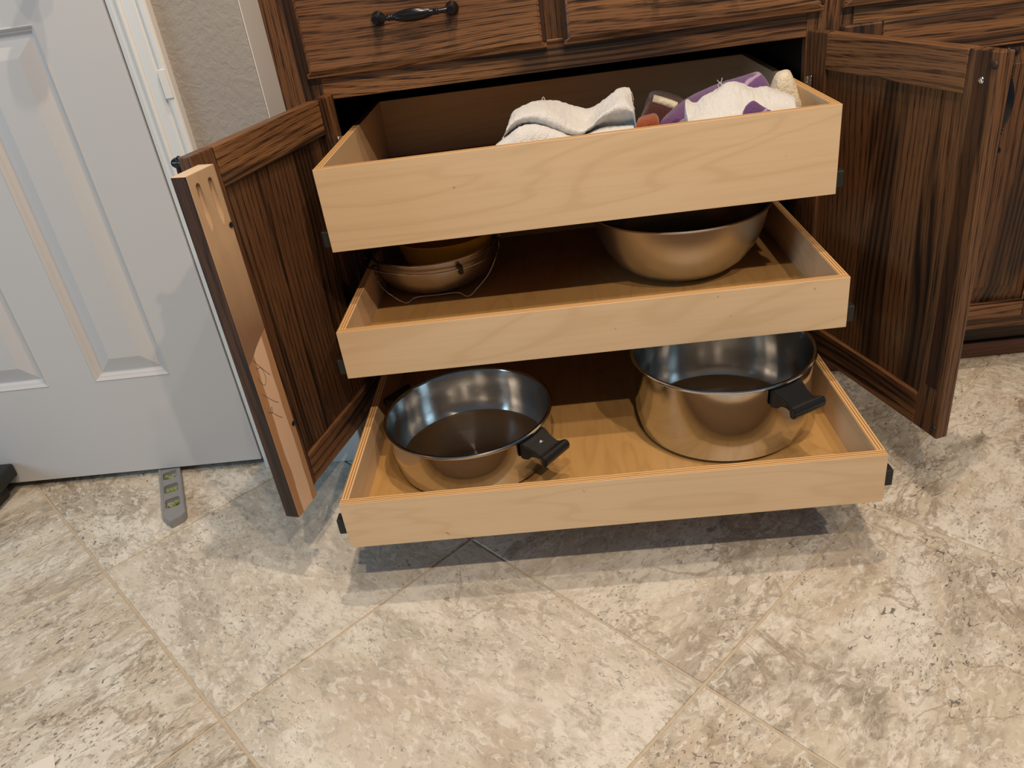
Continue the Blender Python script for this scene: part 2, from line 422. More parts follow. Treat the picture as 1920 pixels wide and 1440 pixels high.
lathe(bm, [(0.0, 0.0), (0.031, 0.0), (0.031, 0.005), (0.027, 0.009), (0.012, 0.012), (0.011, 0.030), (0.020, 0.036), (0.027, 0.046), (0.027, 0.056), (0.018, 0.064), (0.0, 0.066)], 32)
from_bm('door_knob', bm, flat('satin_nickel', (0.5, 0.48, 0.44), 0.3, 1.0), door, (DX1 - 0.063, DY, 0.935), (math.pi / 2, 0, 0), True)
# jamb + casing
def extrude_profile(name, prof, z0, z1, mats, parent=None):
    bm = bmesh.new()
    a = [bm.verts.new((x, y, z0)) for x, y in prof]; b = [bm.verts.new((x, y, z1)) for x, y in prof]
    n = len(prof)
    for k in range(n): bm.faces.new((a[k], a[(k + 1) % n], b[(k + 1) % n], b[k]))
    bm.faces.new(a[::-1]); bm.faces.new(b)
    return from_bm(name, bm, mats, parent)
casing = tag(empty('trim_1'), 'white moulded casing around the white door', kind='structure')
def casing_side(sx, x_in):
    """sx=+1: casing to the right of the door; x_in = face of the jamb next to the slab"""
    f = lambda d: x_in + sx * d
    y = YW
    jamb = [(f(0.0), y + 0.05), (f(0.0), y - 0.001), (f(0.0075), y - 0.004), (f(0.0195), y - 0.004), (f(0.0215), y), (f(0.0215), y + 0.05)]
    extrude_profile('jamb', jamb, 0.0, DTOP + 0.02, TRIMW, casing)
    prof = [(0.0170, 0.0), (0.0170, -0.0085), (0.0185, -0.0105), (0.0215, -0.0120), (0.0240, -0.0115), (0.0255, -0.0095), (0.0270, -0.0100),
            (0.0420, -0.0125), (0.0465, -0.0130), (0.0480, -0.0110), (0.0500, -0.0130), (0.0545, -0.0165), (0.0590, -0.0175), (0.0630, -0.0170), (0.0650, -0.0150), (0.0655, 0.0)]
    extrude_profile('casing_leg', [(f(d), y + dy) for d, dy in prof], 0.0, DTOP + 0.085, TRIMW, casing)
casing_side(1, DX1 + 0.0035); casing_side(-1, DX0 - 0.0035)
box('head_casing', DX0 - 0.069, DX1 + 0.069, YW - 0.0165, YW, DTOP + 0.0235, DTOP + 0.085, TRIMW, casing, 0.004, 2)
box('strike_plate', DX1 + 0.0535, DX1 + 0.0660, YW - 0.0195, YW - 0.0160, 0.700, 0.742, TRIMW, casing, 0.0008)
box('filler_face', XS, XS + 0.0016, YW - 0.0006, -0.0003, 0.105, 2.6, TRIMW, None, 0.0005)
bpy.data.objects['filler_face'].name = 'trim_2'; tag(bpy.data.objects['trim_2'], 'smooth white return strip between textured wall and cabinet stile', kind='structure')
bb = tag(empty('baseboard_back'), 'white baseboard at the foot of the textured wall', kind='structure')
XB = DX1 + 0.070
box('board_front', XB, XS + 0.013, YW - 0.0135, YW, 0.0, 0.105, TRIMW, bb, 0.003, 2)
box('board_return', XS, XS + 0.013, YW + 0.0005, 0.045, 0.0, 0.105, TRIMW, bb, 0.003, 2)

# ================================================================== CABINETS
def loft_rect(bm, x0, x1, z0, z1, rings, back=None):
    prev = None; first = None
    for off, y in rings:
        r = [bm.verts.new((x, y, z)) for x, z in ((x0 + off, z0 + off), (x1 - off, z0 + off), (x1 - off, z1 - off), (x0 + off, z1 - off))]
        if prev:
            for k in range(4): bm.faces.new((prev[k], prev[(k + 1) % 4], r[(k + 1) % 4], r[k]))
        else: first = r
        prev = r
    bm.faces.new(prev); bm.faces.new(first[::-1])
def pull_mesh():
    """bow pull with a fluted barrel, along X, standing off towards -Y; base at y=0"""
    bm = bmesh.new(); L = 0.058
    n = 20; prof = []
    E_ = L + 0.009
    for k in range(75):
        s = -E_ + 2 * E_ * k / 74; a = abs(s)
        if a < 0.031: r = 0.0042 + 0.0055 * math.cos(a / 0.031 * math.pi / 2) ** 0.8
        elif a < 0.0335: r = 0.0052
        elif a < 0.036: r = 0.0040
        elif a < 0.0385: r = 0.0050
        elif a < L: r = 0.0036 + 0.0014 * ((a - 0.0385) / 0.0195)
        else: r = 0.0052 * math.sqrt(max(0.02, 1 - ((a - L) / (E_ - L)) ** 2))
        y = -0.028 + 0.006 * (a / L) ** 2
        prof.append((s, r, y))
    rings = []
    for s, r, y in prof:
        rr = []
        for k in range(n):
            q = 2 * math.pi * k / n
            fl = 1.0 - (0.13 * (0.5 + 0.5 * math.cos(10 * q)) if abs(s) < 0.028 else 0)
            rr.append(bm.verts.new((s, y + r * fl * math.cos(q), r * fl * math.sin(q))))
        rings.append(rr)
    for a, b in zip(rings, rings[1:]):
        for k in range(n): bm.faces.new((a[k], a[(k + 1) % n], b[(k + 1) % n], b[k]))
    bm.faces.new(rings[0][::-1]); bm.faces.new(rings[-1])
    for sx in (-1, 1):
        m0 = len(bm.verts)
        lathe(bm, [(0.0, 0.0), (0.0105, 0.0), (0.0105, 0.003), (0.0085, 0.005), (0.0095, 0.008), (0.0060, 0.012), (0.0055, 0.020), (0.0070, 0.026), (0.0050, 0.0305), (0.0, 0.031)], 20)
        bm.verts.ensure_lookup_table()
        for v in bm.verts[m0:]: v.co = Vector((v.co.x + sx * L, -v.co.z, v.co.y))
    return bm
def add_pull(parent, loc, rot):
    return from_bm('pull', pull_mesh(), BRONZE, parent, loc, rot, True, 50)

cab = tag(empty('base_cabinet', (0, 0, 0)), 'dark stained oak base cabinet with both doors open and pull-out trays', 'cabinet')
CT = 0.865; NX = 0.792
box('stile', XS, OL, 0.0, 0.019, 0.095, CT, OAK['z'], cab)
box('stile', OR, NX, 0.0, 0.019, 0.095, CT, OAK['z'], cab)
box('rail', OL, OR, 0.0, 0.019, ZR, 0.700, OAK['x'], cab)
box('rail', OL, OR, 0.0, 0.019, 0.095, 0.122, OAK['x'], cab)
box('rail', OL, OR, 0.0, 0.019, 0.832, CT, OAK['x'], cab)
box('drawer_mullion', 0.335, 0.395, 0.0, 0.019, 0.7, 0.832, OAK['z'], cab)
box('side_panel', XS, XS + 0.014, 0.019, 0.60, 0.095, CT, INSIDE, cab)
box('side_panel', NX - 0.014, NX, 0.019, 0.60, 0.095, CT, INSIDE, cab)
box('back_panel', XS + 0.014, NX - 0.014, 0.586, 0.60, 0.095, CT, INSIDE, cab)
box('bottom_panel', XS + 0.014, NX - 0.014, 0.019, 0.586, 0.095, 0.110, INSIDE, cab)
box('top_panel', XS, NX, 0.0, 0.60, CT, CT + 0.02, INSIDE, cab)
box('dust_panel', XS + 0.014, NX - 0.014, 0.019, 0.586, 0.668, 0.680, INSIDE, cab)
box('toe_kick', XS + 0.014, NX, 0.060, 0.075, 0.0, 0.095, OAKD['x'], cab)
box('base_moulding', XS + 0.014, NX, 0.0535, 0.060, 0.0, 0.036, BASEM, cab, 0.002, 2)
FR = [(0.0, -0.0005), (0.0, -0.0120), (0.0015, -0.0145), (0.0035, -0.0150), (0.0095, -0.0185), (0.0115, -0.0200)]
for x0, x1 in ((-0.0385, 0.3530), (0.3790, 0.7820)):
    bm = bmesh.new(); cx_ = (x0 + x1) / 2; zc = 0.765
    loft_rect(bm, x0 - cx_, x1 - cx_, 0.6895 - zc, 0.840 - zc, FR)
    d = from_bm('drawer_front', bm, OAK['x'], cab, (cx_, 0.0, zc))
    # mitred dark profile strips at both ends of the front
    for s in (-1, 1):
        e = (x1 - x0) / 2
        bx0, bx1 = (s * e - 0.0005 * s, s * (e - 0.0085))
        box('end_profile', min(bx0, bx1), max(bx0, bx1), -0.0176, -0.0120, -0.0660, 0.0660, OAKD['z'], d, 0.0015)
    add_pull(d, (-0.003 if x0 < 0 else 0.0, -0.0200, 0.0), (0, 0, 0))

DW, DTH, DZ0_, DZ1_ = 0.385, 0.019, 0.1215, 0.6625
def hinge(parent, z, inner, side):
    bm = bmesh.new()
    bm_box(bm, 0.004, 0.013, -0.0012, 0.0012, -0.014, 0.014, 0.0006)
    tube(bm, [(0.0, 0.0, -0.012), (0.0, 0.0, 0.012)], 0.0045, 12)
    tube(bm, [(0.009, -0.002 * side, 0.0), (0.009, 0.003 * side, 0.0)], 0.0028, 10)
    from_bm('hinge', bm, CHROME, parent, (0.012, inner + 0.0035 * side, z), (0, 0, 0), True, 40)
def cab_door(loc, ang, side):
    """local X from the hinge to the free edge; inner face looks towards side*Y. part = panel, sub-parts around it"""
    yi, yo = (DTH, 0.0) if side > 0 else (0.0, DTH)       # y of the inner and outer faces
    st, rl = 0.050, 0.053
    ya, yb = sorted((yi - side * 0.0065, yo + side * 0.006))
    bm = bmesh.new(); zc = (DZ0_ + DZ1_) / 2; xc = DW / 2
    bm_box(bm, st - 0.006 - xc, DW - st + 0.006 - xc, ya, yb, DZ0_ + rl - 0.006 - zc, DZ1_ - rl + 0.006 - zc)
    # raised field on the outer face
    r0 = [(0.0, yo + side * 0.0062), (0.006, yo + side * 0.0062), (0.040, yo + side * 0.0008), (0.041, yo + side * 0.0005)]
    loft_rect(bm, st - xc, DW - st - xc, DZ0_ + rl - zc, DZ1_ - rl - zc, r0)
    d = from_bm('door', bm, OAK['z'], cab, (0, 0, 0))
    d.location = Vector(loc) + Matrix.Rotation(ang, 3, 'Z') @ Vector((xc, 0, 0)) + Vector((0, 0, zc)); d.rotation_euler = (0, 0, ang)
    def b(name, x0, x1, z0, z1, mat, y0=0.0, y1=DTH, bev=0.0016): return box(name, x0 - xc, x1 - xc, y0, y1, z0 - zc, z1 - zc, mat, d, bev, 2)
    b('stile', 0.0, st, DZ0_, DZ1_, OAK['z']); b('stile', DW - st, DW, DZ0_, DZ1_, OAK['z'])
    b('rail', st, DW - st, DZ0_, DZ0_ + rl, OAK['x']); b('rail', st, DW - st, DZ1_ - rl, DZ1_, OAK['x'])
    for z in (0.585, 0.205): hinge(d, z - zc, yi, side); 
    for h_ in [c for c in d.children if c.name.startswith('hinge')]: h_.location.x = 0.010 - xc
    return d, xc, zc, yi, yo
AL = math.radians(-105.2); AR = math.radians(-74.0)
dl, xc, zc, yi, yo = cab_door((-0.0225, -0.003, 0), AL, 1)
add_pull(dl, (0.358 - xc, yo, 0.592 - zc), (0, math.pi / 2, 0))
# centre mullion of the face frame, cut loose and fixed to the back of the left door
def boolean_cut(o, cutters):
    for c in cutters:           # one cut at a time; a cut that fails leaves the body as it was
        md = o.modifiers.new('cut', 'BOOLEAN'); md.operation = 'DIFFERENCE'; md.object = c; md.solver = 'EXACT'
        dg = bpy.context.evaluated_depsgraph_get(); me = bpy.data.meshes.new_from_object(o.evaluated_get(dg))
        o.modifiers.clear()
        ok = len(me.polygons) >= len(o.data.polygons) and all(abs(a - b) < 1e-3 for a, b in zip((max(v.co[i] for v in me.vertices) for i in range(3)), (max(v.co[i] for v in o.data.vertices) for i in range(3))))
        if ok: o.data = me
        bpy.context.view_layer.update()
    for c in cutters:
        m_ = c.data; bpy.data.objects.remove(c); bpy.data.meshes.remove(m_)
MU0, MU1, MN0, MN1, MZ0, MZ1 = 0.374, 0.430, 0.0192, 0.0425, 0.1275, 0.650
bm = bmesh.new(); bm_box(bm, -(MU1 - MU0) / 2, (MU1 - MU0) / 2, -(MN1 - MN0) / 2, (MN1 - MN0) / 2, -(MZ1 - MZ0) / 2, (MZ1 - MZ0) / 2, 0.0006)
bmesh.ops.recalc_face_normals(bm, faces=bm.faces)
for f in bm.faces:
    f.material_index = 0 if f.normal.y > 0.7 or f.normal.x < -0.7 else (2 if f.normal.z > 0.7 else 1)
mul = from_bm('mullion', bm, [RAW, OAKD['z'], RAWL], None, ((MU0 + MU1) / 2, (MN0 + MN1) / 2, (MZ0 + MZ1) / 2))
cut = []
for du in (-0.012, 0.013):
    bm = bmesh.new()
    tube(bm, [(du, 0.0175, -0.060), (du, 0.0121, -0.034), (du, 0.0084, 0.0), (du, 0.0081, 0.0030), (du, 0.0079, 0.0047)], [0.0053, 0.0053, 0.0053, 0.0042, 0.0016], 16)
    z_ = (MZ1 - MZ0) / 2 - 0.016
    cut.append(from_bm('cutter', bm, RAW, None, ((MU0 + MU1) / 2, (MN0 + MN1) / 2, (MZ0 + MZ1) / 2 + z_)))
bm = bmesh.new(); tube(bm, [(0, -0.1, 0), (0, 0.1, 0)], 0.0026, 12)
for zz in (0.572, 0.265):
    b2 = bm.copy(); cut.append(from_bm('cutter', b2, RAW, None, (MU0 + 0.004, (MN0 + MN1) / 2, zz)))
bm.free()
bpy.context.view_layer.update()
boolean_cut(mul, cut)
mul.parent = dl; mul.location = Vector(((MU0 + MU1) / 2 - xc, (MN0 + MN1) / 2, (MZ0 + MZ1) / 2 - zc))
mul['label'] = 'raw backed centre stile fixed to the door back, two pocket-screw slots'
for zz in (0.572, 0.265):
    bm = bmesh.new(); lathe(bm, [(0.0036, 0.0), (0.0036, 0.0012), (0.0024, 0.0014), (0.0024, -0.004), (0.0, -0.004)], 16)
    from_bm('screw', bm, flat('screw_dark', (0.03, 0.03, 0.03), 0.4, 0.8), dl, (MU0 + 0.004 - xc, MN1, zz - zc), (-math.pi / 2, 0, 0), True)

# pencil scrawl on the raw wood
nrm = Vector((-math.sin(AL), math.cos(AL), 0)); o_ = dl.location + nrm * (MN1 + 0.0001)
def on_mullion(px_, py_):
    d = ray(px_, py_); p = CAM_LOC + d * ((o_ - CAM_LOC).dot(nrm) / d.dot(nrm))
    return Matrix.Rotation(-AL, 3, 'Z') @ (p - dl.location)
bm = bmesh.new()
for pts in ([(474, 676), (488, 688), (500, 698), (507, 703)], [(480, 692), (490, 690), (498, 708), (497, 722), (488, 717), (483, 708)],
            [(492, 740), (503, 746), (514, 752), (522, 754)], [(503, 773), (511, 774), (510, 762), (508, 770), (518, 778), (530, 783)]):
    tube(bm, catmull([on_mullion(*q) for q in pts], 18), 0.00035, 5)
from_bm('pencil_mark', bm, flat('pencil_grey', (0.10, 0.085, 0.08), 0.7), dl)

dr, xc, zc, yi, yo = cab_door((0.762 + 0.0, -0.003, 0), AR, -1)
add_pull(dr, (0.354 - xc, yo, 0.593 - zc), (0, math.pi / 2, math.pi))
box('dark_strip', 0.349 - xc, 0.371 - xc, yi - 0.0006, yi + 0.002, 0.20 - zc, DZ1_ - 0.0005 - zc, OAKD['z'], dr, 0.0002)
bm = bmesh.new(); lathe(bm, [(0.0, 0.0), (0.0045, 0.0), (0.0045, 0.001), (0.0030, 0.0028), (0.0, 0.0033)], 20)
from_bm('screw', bm, CHROME, dr, (0.362 - xc, yi - 0.0006, 0.629 - zc), (math.pi / 2, 0, 0), True)
bm = bmesh.new(); lathe(bm, [(0.0, 0.0), (0.0052, 0.0), (0.0052, 0.001), (0.004, 0.0022), (0.0, 0.0026)], 20)
from_bm('bumper', bm, flat('brown_bumper', (0.03, 0.017, 0.01), 0.6), dr, (0.3775 - xc, yi, 0.648 - zc), (math.pi / 2, 0, 0), True)
bm = bmesh.new(); lathe(bm, [(0.0, 0.0), (0.0052, 0.0), (0.0052, 0.001), (0.004, 0.0022), (0.0, 0.0026)], 20)
from_bm('bumper', bm, BLACKM, dr, (0.3775 - xc, yi, 0.137 - zc), (math.pi / 2, 0, 0), True)

# neighbouring cabinet
nb = tag(empty('base_cabinet', (NX + 0.0005, 0, 0)), 'neighbouring oak base cabinet with closed raised-panel door', 'cabinet')
def nbox(name, x0, x1, y0, y1, z0, z1, m, bev=0.0008): return box(name, x0 - NX, x1 - NX, y0, y1, z0, z1, m, nb, bev)
NE = 1.70
nbox('stile', NX, 0.832, 0, 0.019, 0.095, CT, OAK['z']); nbox('stile', 1.225, 1.275, 0, 0.019, 0.095, CT, OAK['z']); nbox('stile', 1.66, NE, 0, 0.019, 0.095, CT, OAK['z'])
for x0, x1 in ((0.832, 1.225), (1.275, 1.66)):
    nbox('rail', x0, x1, 0, 0.019, ZR - 0.003, 0.700, OAK['x']); nbox('rail', x0, x1, 0, 0.019, 0.095, 0.122, OAK['x']); nbox('rail', x0, x1, 0, 0.019, 0.832, CT, OAK['x'])
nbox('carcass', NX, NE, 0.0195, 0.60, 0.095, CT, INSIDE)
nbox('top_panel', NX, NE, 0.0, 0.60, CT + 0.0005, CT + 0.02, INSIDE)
nbox('toe_kick', NX, NE, 0.060, 0.075, 0.0, 0.0945, OAKD['x']); nbox('base_moulding', NX, NE, 0.0535, 0.060, 0.0, 0.036, BASEM, 0.002)
for x0, x1 in ((0.8115, 1.237), (1.262, 1.687)):
    bm = bmesh.new(); cx_ = (x0 + x1) / 2; zc = 0.765
    loft_rect(bm, x0 - cx_, x1 - cx_, 0.6895 - zc, 0.840 - zc, FR)
    d = from_bm('drawer_front', bm, OAK['x'], nb, (cx_ - NX, 0.0, zc)); add_pull(d, (0, -0.0200, 0.0), (0, 0, 0))
    z0, z1 = 0.125, 0.6645; zc = (z0 + z1) / 2; st = 0.060
    bm = bmesh.new()
    loft_rect(bm, x0 + st - 0.004 - cx_, x1 - st + 0.004 - cx_, z0 + 0.028 - zc + 0.0, z1 - 0.052 - zc, [(0.0, -0.003), (0.0, -0.009), (0.004, -0.010), (0.036, -0.0175), (0.038, -0.0185)])
    d = from_bm('door', bm, OAK['z'], nb, (cx_ - NX, 0.0, zc))
    hx = (x1 - x0) / 2; hz = (z1 - z0) / 2
    def fr(name, a0, a1, b0, b1, mat): box(name, a0, a1, -0.0195, -0.0005, b0, b1, mat, d, 0.0030, 2)
    fr('stile', -hx, -hx + st, -hz, hz, OAK['z']); fr('stile', hx - st, hx, -hz, hz, OAK['z'])
    fr('rail', -hx + st, hx - st, hz - 0.055, hz, OAK['x']); fr('rail', -hx + st, hx - st, -hz, -hz + 0.030, OAK['x'])
    bm = bmesh.new()   # inner bead of the frame
    a, c = hx - st - 0.002, (-hz + 0.030, hz - 0.055)
    tube(bm, [(-a, -0.0165, c[0] + .002), (a, -0.0165, c[0] + .002), (a, -0.0165, c[1] - .002), (-a, -0.0165, c[1] - .002)], 0.0035, 8, True)
    from_bm('bead', bm, OAK['x'], d, smooth=True)
    add_pull(d, (hx - 0.03, -0.0195, 0.17), (0, math.pi / 2, 0))

# ================================================================== PULL-OUT TRAYS
PT = 0.012
def tray(label, yf, zt, hgt, depth, capz):
    t = tag(empty('pull_out_tray', (W / 2, yf, zt - hgt)), label, 'tray', 'birch pull-out trays in the cabinet')
    x0, x1 = -W / 2, W / 2
    box('front_panel', x0, x1, 0.0, PT, 0.0, hgt, [BIRCH['x'], PLY['y']], t, 0.0004, 1, 'y')
    box('back_panel', x0, x1, depth - PT, depth, 0.0, hgt, [BIRCH['x'], PLY['y']], t, 0.0004, 1, 'y')
    box('side_panel', x0, x0 + PT, PT, depth - PT, 0.0, hgt, [BIRCH['y'], PLY['x']], t, 0.0004, 1, 'x')
    box('side_panel', x1 - PT, x1, PT, depth - PT, 0.0, hgt, [BIRCH['y'], PLY['x']], t, 0.0004, 1, 'x')
    box('bottom_panel', x0 + PT, x1 - PT, PT, depth - PT, 0.007, 0.014, BIRCH_FLOOR, t, 0.0)
    zc_ = capz - (zt - hgt)
    for s in (-1, 1):
        e = s * W / 2
        bm = bmesh.new()      # ball-bearing slide: inner and outer channel
        a, b_ = sorted((e, e + s * 0.0045)); bm_box(bm, a, b_, 0.010, depth - 0.01, zc_ - 0.012, zc_ + 0.012, 0.001)
        a, b_ = sorted((e + s * 0.0045, e + s * 0.0095)); bm_box(bm, a, b_, 0.06, depth + 0.02, zc_ - 0.017, zc_ + 0.017, 0.001)
        from_bm('slide', bm, ZINC, t)
        a, b_ = sorted((e + s * 0.0002, e + s * 0.0120))
        box('slide_cap', a, b_, 0.004, 0.022, zc_ - 0.0125, zc_ + 0.0125, BLACKM, t, 0.0018, 2)
    return t
YT, YM, YB, ZT, ZM, ZB, HT, HM, HB, DEP = -0.2390, -0.3222, -0.5033, 0.5965, 0.3778, 0.2010, 0.1247, 0.0781, 0.0784, 0.535
tray('deep birch plywood pull-out tray holding crumpled towels', YT, ZT, HT, DEP, 0.4912)
tray('shallow birch plywood pull-out tray holding strainer and mixing bowl', YM, ZM, HM, DEP, 0.3178)
tray('shallow birch plywood pull-out tray holding two steel pots', YB, ZB, HB, DEP, 0.1580)
FT, FM, FB = ZT - HT + 0.014, ZM - HM + 0.014, ZB - HB + 0.014     # tops of the tray bottoms

# ================================================================== POTS
def handle_mesh(w0=0.054):
    """lug handle: radial = +X, tangential = Y, origin at the pot wall just under the rim"""
    bm = bmesh.new()
    st = [(0.000, 0.000, -0.026, 0.027), (0.005, -0.001, -0.027, 0.027), (0.011, -0.004, -0.026, 0.0255), (0.016, -0.0065, -0.021, 0.0235), (0.024, -0.010, -0.020, 0.0225),
          (0.032, -0.0135, -0.0205, 0.0235), (0.036, -0.0115, -0.0235, 0.0260), (0.0385, -0.0105, -0.0255, 0.0280), (0.042, -0.0100, -0.0262, 0.0290), (0.0455, -0.0112, -0.0250, 0.0285), (0.0480, -0.0140, -0.0215, 0.0278), (0.0486, -0.0175, -0.0185, 0.0274)]
    rings = []
    for r, zt, zb, hw in st:
        curve = lambda y: -2.6 * y * y * max(0.0, 1 - r / 0.02)     # hugs the round wall
        pts = []
        for y in (-1, -0.5, 0, 0.5, 1): pts.append((r + curve(hw * y), hw * y, zt))
        for y in (1, 0.5, 0, -0.5, -1): pts.append((r + curve(hw * y), hw * y, zb))
        rings.append([bm.verts.new(p) for p in pts])
    n = 10
    for a, b in zip(rings, rings[1:]):
        for k in range(n): bm.faces.new((a[k], a[(k + 1) % n], b[(k + 1) % n], b[k]))
    bm.faces.new(rings[0][::-1]); bm.faces.new(rings[-1])
    bmesh.ops.recalc_face_normals(bm, faces=bm.faces)
    es = [e for e in bm.edges if len(e.link_faces) == 2 and e.calc_face_angle(0) > math.radians(50)]
    bmesh.ops.bevel(bm, geom=es, offset=0.0014, segments=2, affect='EDGES')
    return bm
def pot(label, x, y, z, r, h, az, azs=(0, math.pi), screws=True):
    t = tag(empty('cooking_pot', (x, y, z)), label, 'pot')
    bm = bmesh.new(); rb = r * 0.9; rw = r - 0.004
    prof = [(0.0, 0.0), (rb - 0.012, 0.0), (rb - 0.004, 0.0015), (rb + 0.003, 0.007), (rw - 0.004, 0.018), (rw - 0.0012, 0.032), (rw, 0.05), (rw, h - 0.006), (rw + 0.0015, h - 0.0045)]
    rim = [(rw + 0.0042, h - 0.0040), (r + 0.0012, h - 0.0022), (r + 0.0010, h - 0.0004), (r - 0.0010, h + 0.0006), (rw - 0.0005, h - 0.0004), (rw - 0.0018, h - 0.003)]
    lathe(bm, prof + rim, 96, 0)
    k = len(bm.faces)
    inn = [(rw - 0.0018, h - 0.003), (rw - 0.002, 0.05), (rw - 0.0032, 0.033), (rw - 0.006, 0.021), (rb - 0.002, 0.0115), (rb - 0.012, 0.0075), (rb - 0.016, 0.0080), (rb - 0.020, 0.0070), (0.0, 0.0070)]
    lathe(bm, inn, 96, 1)
    bmesh.ops.remove_doubles(bm, verts=bm.verts, dist=1e-6)
    b = from_bm('pot_body', bm, [STEEL_OUT, STEEL_IN], t, smooth=True, angle=35)
    for da in azs:
        a = az + da
        hd = from_bm('handle', handle_mesh(), BLACKP, t, ((rw + 0.0005) * math.cos(a), (rw + 0.0005) * math.sin(a), h - 0.006), (0, 0, a), True, 35)
        if not screws: continue
        bm = bmesh.new(); lathe(bm, [(0.0, 0.0), (0.0036, 0.0), (0.0036, 0.001), (0.0024, 0.002), (0.0, 0.0022)], 14)
        from_bm('screw', bm, CHROME, hd, (0.0175, 0.001, -0.0068), (0, 0.40, 0), True)
    return t
pot('wide shallow stainless steel pot with two black handles', 0.1715, -0.3155, FB, 0.1315, 0.085, math.radians(-39.4))
pot('tall deep stainless steel stock pot with black handles', 0.5693, -0.2824, FB, 0.1377, 0.1307, math.radians(-61.5), screws=False)

# ================================================================== BOWL, STRAINER
bm = bmesh.new(); R_, H_ = 0.148, 0.1156
outer = [(0.0, 0.0), (0.060, 0.0), (0.070, 0.002), (0.090, 0.011), (0.110, 0.027), (0.126, 0.049), (0.137, 0.074), (0.143, 0.098), (0.1455, H_ - 0.002)]
rim = [(0.1495, H_ - 0.0022), (0.1505, H_ - 0.0005), (0.1490, H_ + 0.0010), (0.1455, H_ + 0.0008)]
lathe(bm, outer + rim, 96, 0)
lathe(bm, [(0.1455, H_ + 0.0008)] + [(max(0, r - 0.0016), z + 0.0014) for r, z in outer[::-1]], 96, 1)
bmesh.ops.remove_doubles(bm, verts=bm.verts, dist=1e-6)
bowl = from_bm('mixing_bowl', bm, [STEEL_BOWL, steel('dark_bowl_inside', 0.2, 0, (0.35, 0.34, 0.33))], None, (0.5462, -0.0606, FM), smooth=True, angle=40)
tag(bowl, 'large brushed stainless mixing bowl on the middle tray', 'bowl')

SX, SY, SR, SH = 0.1145, -0.0049, 0.1146, 0.075
st_ = tag(empty('mesh_strainer', (SX, SY, FM)), 'fine wire mesh strainer basket with wire feet and rim', 'strainer')
def meshmat():
    m = M('wire_mesh')
    tc = m.n('ShaderNodeTexCoord').outputs['UV']
    sp = m.n('ShaderNodeSeparateXYZ', i_0=tc)
    fx = m.math('FRACT', m.math('MULTIPLY', sp.outputs[0], 330.0)); fy = m.math('FRACT', m.math('MULTIPLY', sp.outputs[1], 75.0))
    g = m.math('MAXIMUM', m.math('GREATER_THAN', fx, 0.45), m.math('GREATER_THAN', fy, 0.45))
    m.set(Base_Color=(0.62, 0.60, 0.56), Metallic=1.0, Roughness=0.38, Alpha=g); return m.m
bm = bmesh.new(); nS = 72
prof = [(0.030, 0.0062), (0.058, 0.0075), (0.078, 0.0120), (0.093, 0.0225), (0.104, 0.0385), (0.110, 0.056), (0.1125, SH)]
lathe(bm, [(0.0, 0.006)] + prof, nS)
uv = bm.loops.layers.uv.new('uv')
for f in bm.faces:
    for l in f.loops:
        a = math.atan2(l.vert.co.y, l.vert.co.x) / (2 * math.pi) % 1.0
        c = f.calc_center_median(); ac = math.atan2(c.y, c.x) / (2 * math.pi) % 1.0
        if a - ac > 0.5: a -= 1
        if ac - a > 0.5: a += 1
        l[uv].uv = (a, math.hypot(l.vert.co.x, l.vert.co.y) / 0.16 + l.vert.co.z / 0.16)
from_bm('basket', bm, meshmat(), st_, smooth=True)
circ = lambda r, z, n=64: [(r * math.cos(2 * math.pi * k / n), r * math.sin(2 * math.pi * k / n), z) for k in range(n)]
bm = bmesh.new(); tube(bm, circ(0.1135, SH + 0.001), 0.0024, 8, True); from_bm('rim', bm, CHROME, st_, smooth=True)
bm = bmesh.new()
ring = []
for k in range(64):
    a = 2 * math.pi * k / 64; ex = 1.0 + 0.13 * max(0, -math.cos(a)) ** 3
    ring.append(((0.1175 + 0.002 * abs(math.cos(a))) * math.cos(a) * ex, 0.1175 * math.sin(a), SH - 0.013 - 0.004 * math.cos(a)))
tube(bm, ring, 0.0017, 8, True); from_bm('support_ring', bm, CHROME, st_, smooth=True)
for sy in (-1, 1):
    bm = bmesh.new()
    f = lambda x: x
    y0 = -0.086
    pts = [(-0.1165, -0.02, SH - 0.012), (-0.110, -0.040, 0.048), (-0.094, -0.062, 0.0255), (-0.072, -0.078, 0.0110), (-0.0545, y0, 0.0022), (-0.047, y0, 0.0022), (-0.036, -0.076, 0.0060), (0.0, -0.074, 0.0055), (0.040, -0.076, 0.0062), (0.054, y0, 0.0022), (0.062, y0, 0.0022), (0.075, -0.078, 0.0110), (0.096, -0.060, 0.0270), (0.112, -0.040, 0.050), (0.1185, -0.02, SH - 0.012), (0.1195, -0.014, SH - 0.002)]
    if sy > 0: pts = [(x, -y, z) for x, y, z in pts]
    tube(bm, catmull(pts, 70), 0.0012, 8); from_bm('wire_foot', bm, CHROME, st_, smooth=True)
for a in (-62, -150, 30, 118):
    a = math.radians(a); box_ = bmesh.new(); bm_box(box_, -0.0045, 0.0045, -0.0040, 0.0040, -0.010, 0.006, 0.0012, 2)
    from_bm('clip', box_, BLACKP, st_, (0.1165 * math.cos(a), 0.1165 * math.sin(a), SH - 0.014), (0, 0, a))
for s in (-1, 1):
    bm = bmesh.new(); tube(bm, [(-0.118, s * 0.02, SH - 0.006), (-0.131, s * 0.014, SH - 0.005), (-0.133, 0.0, SH - 0.004)], 0.0035, 10)
    from_bm('grip', bm, BLACKP, st_, smooth=True)
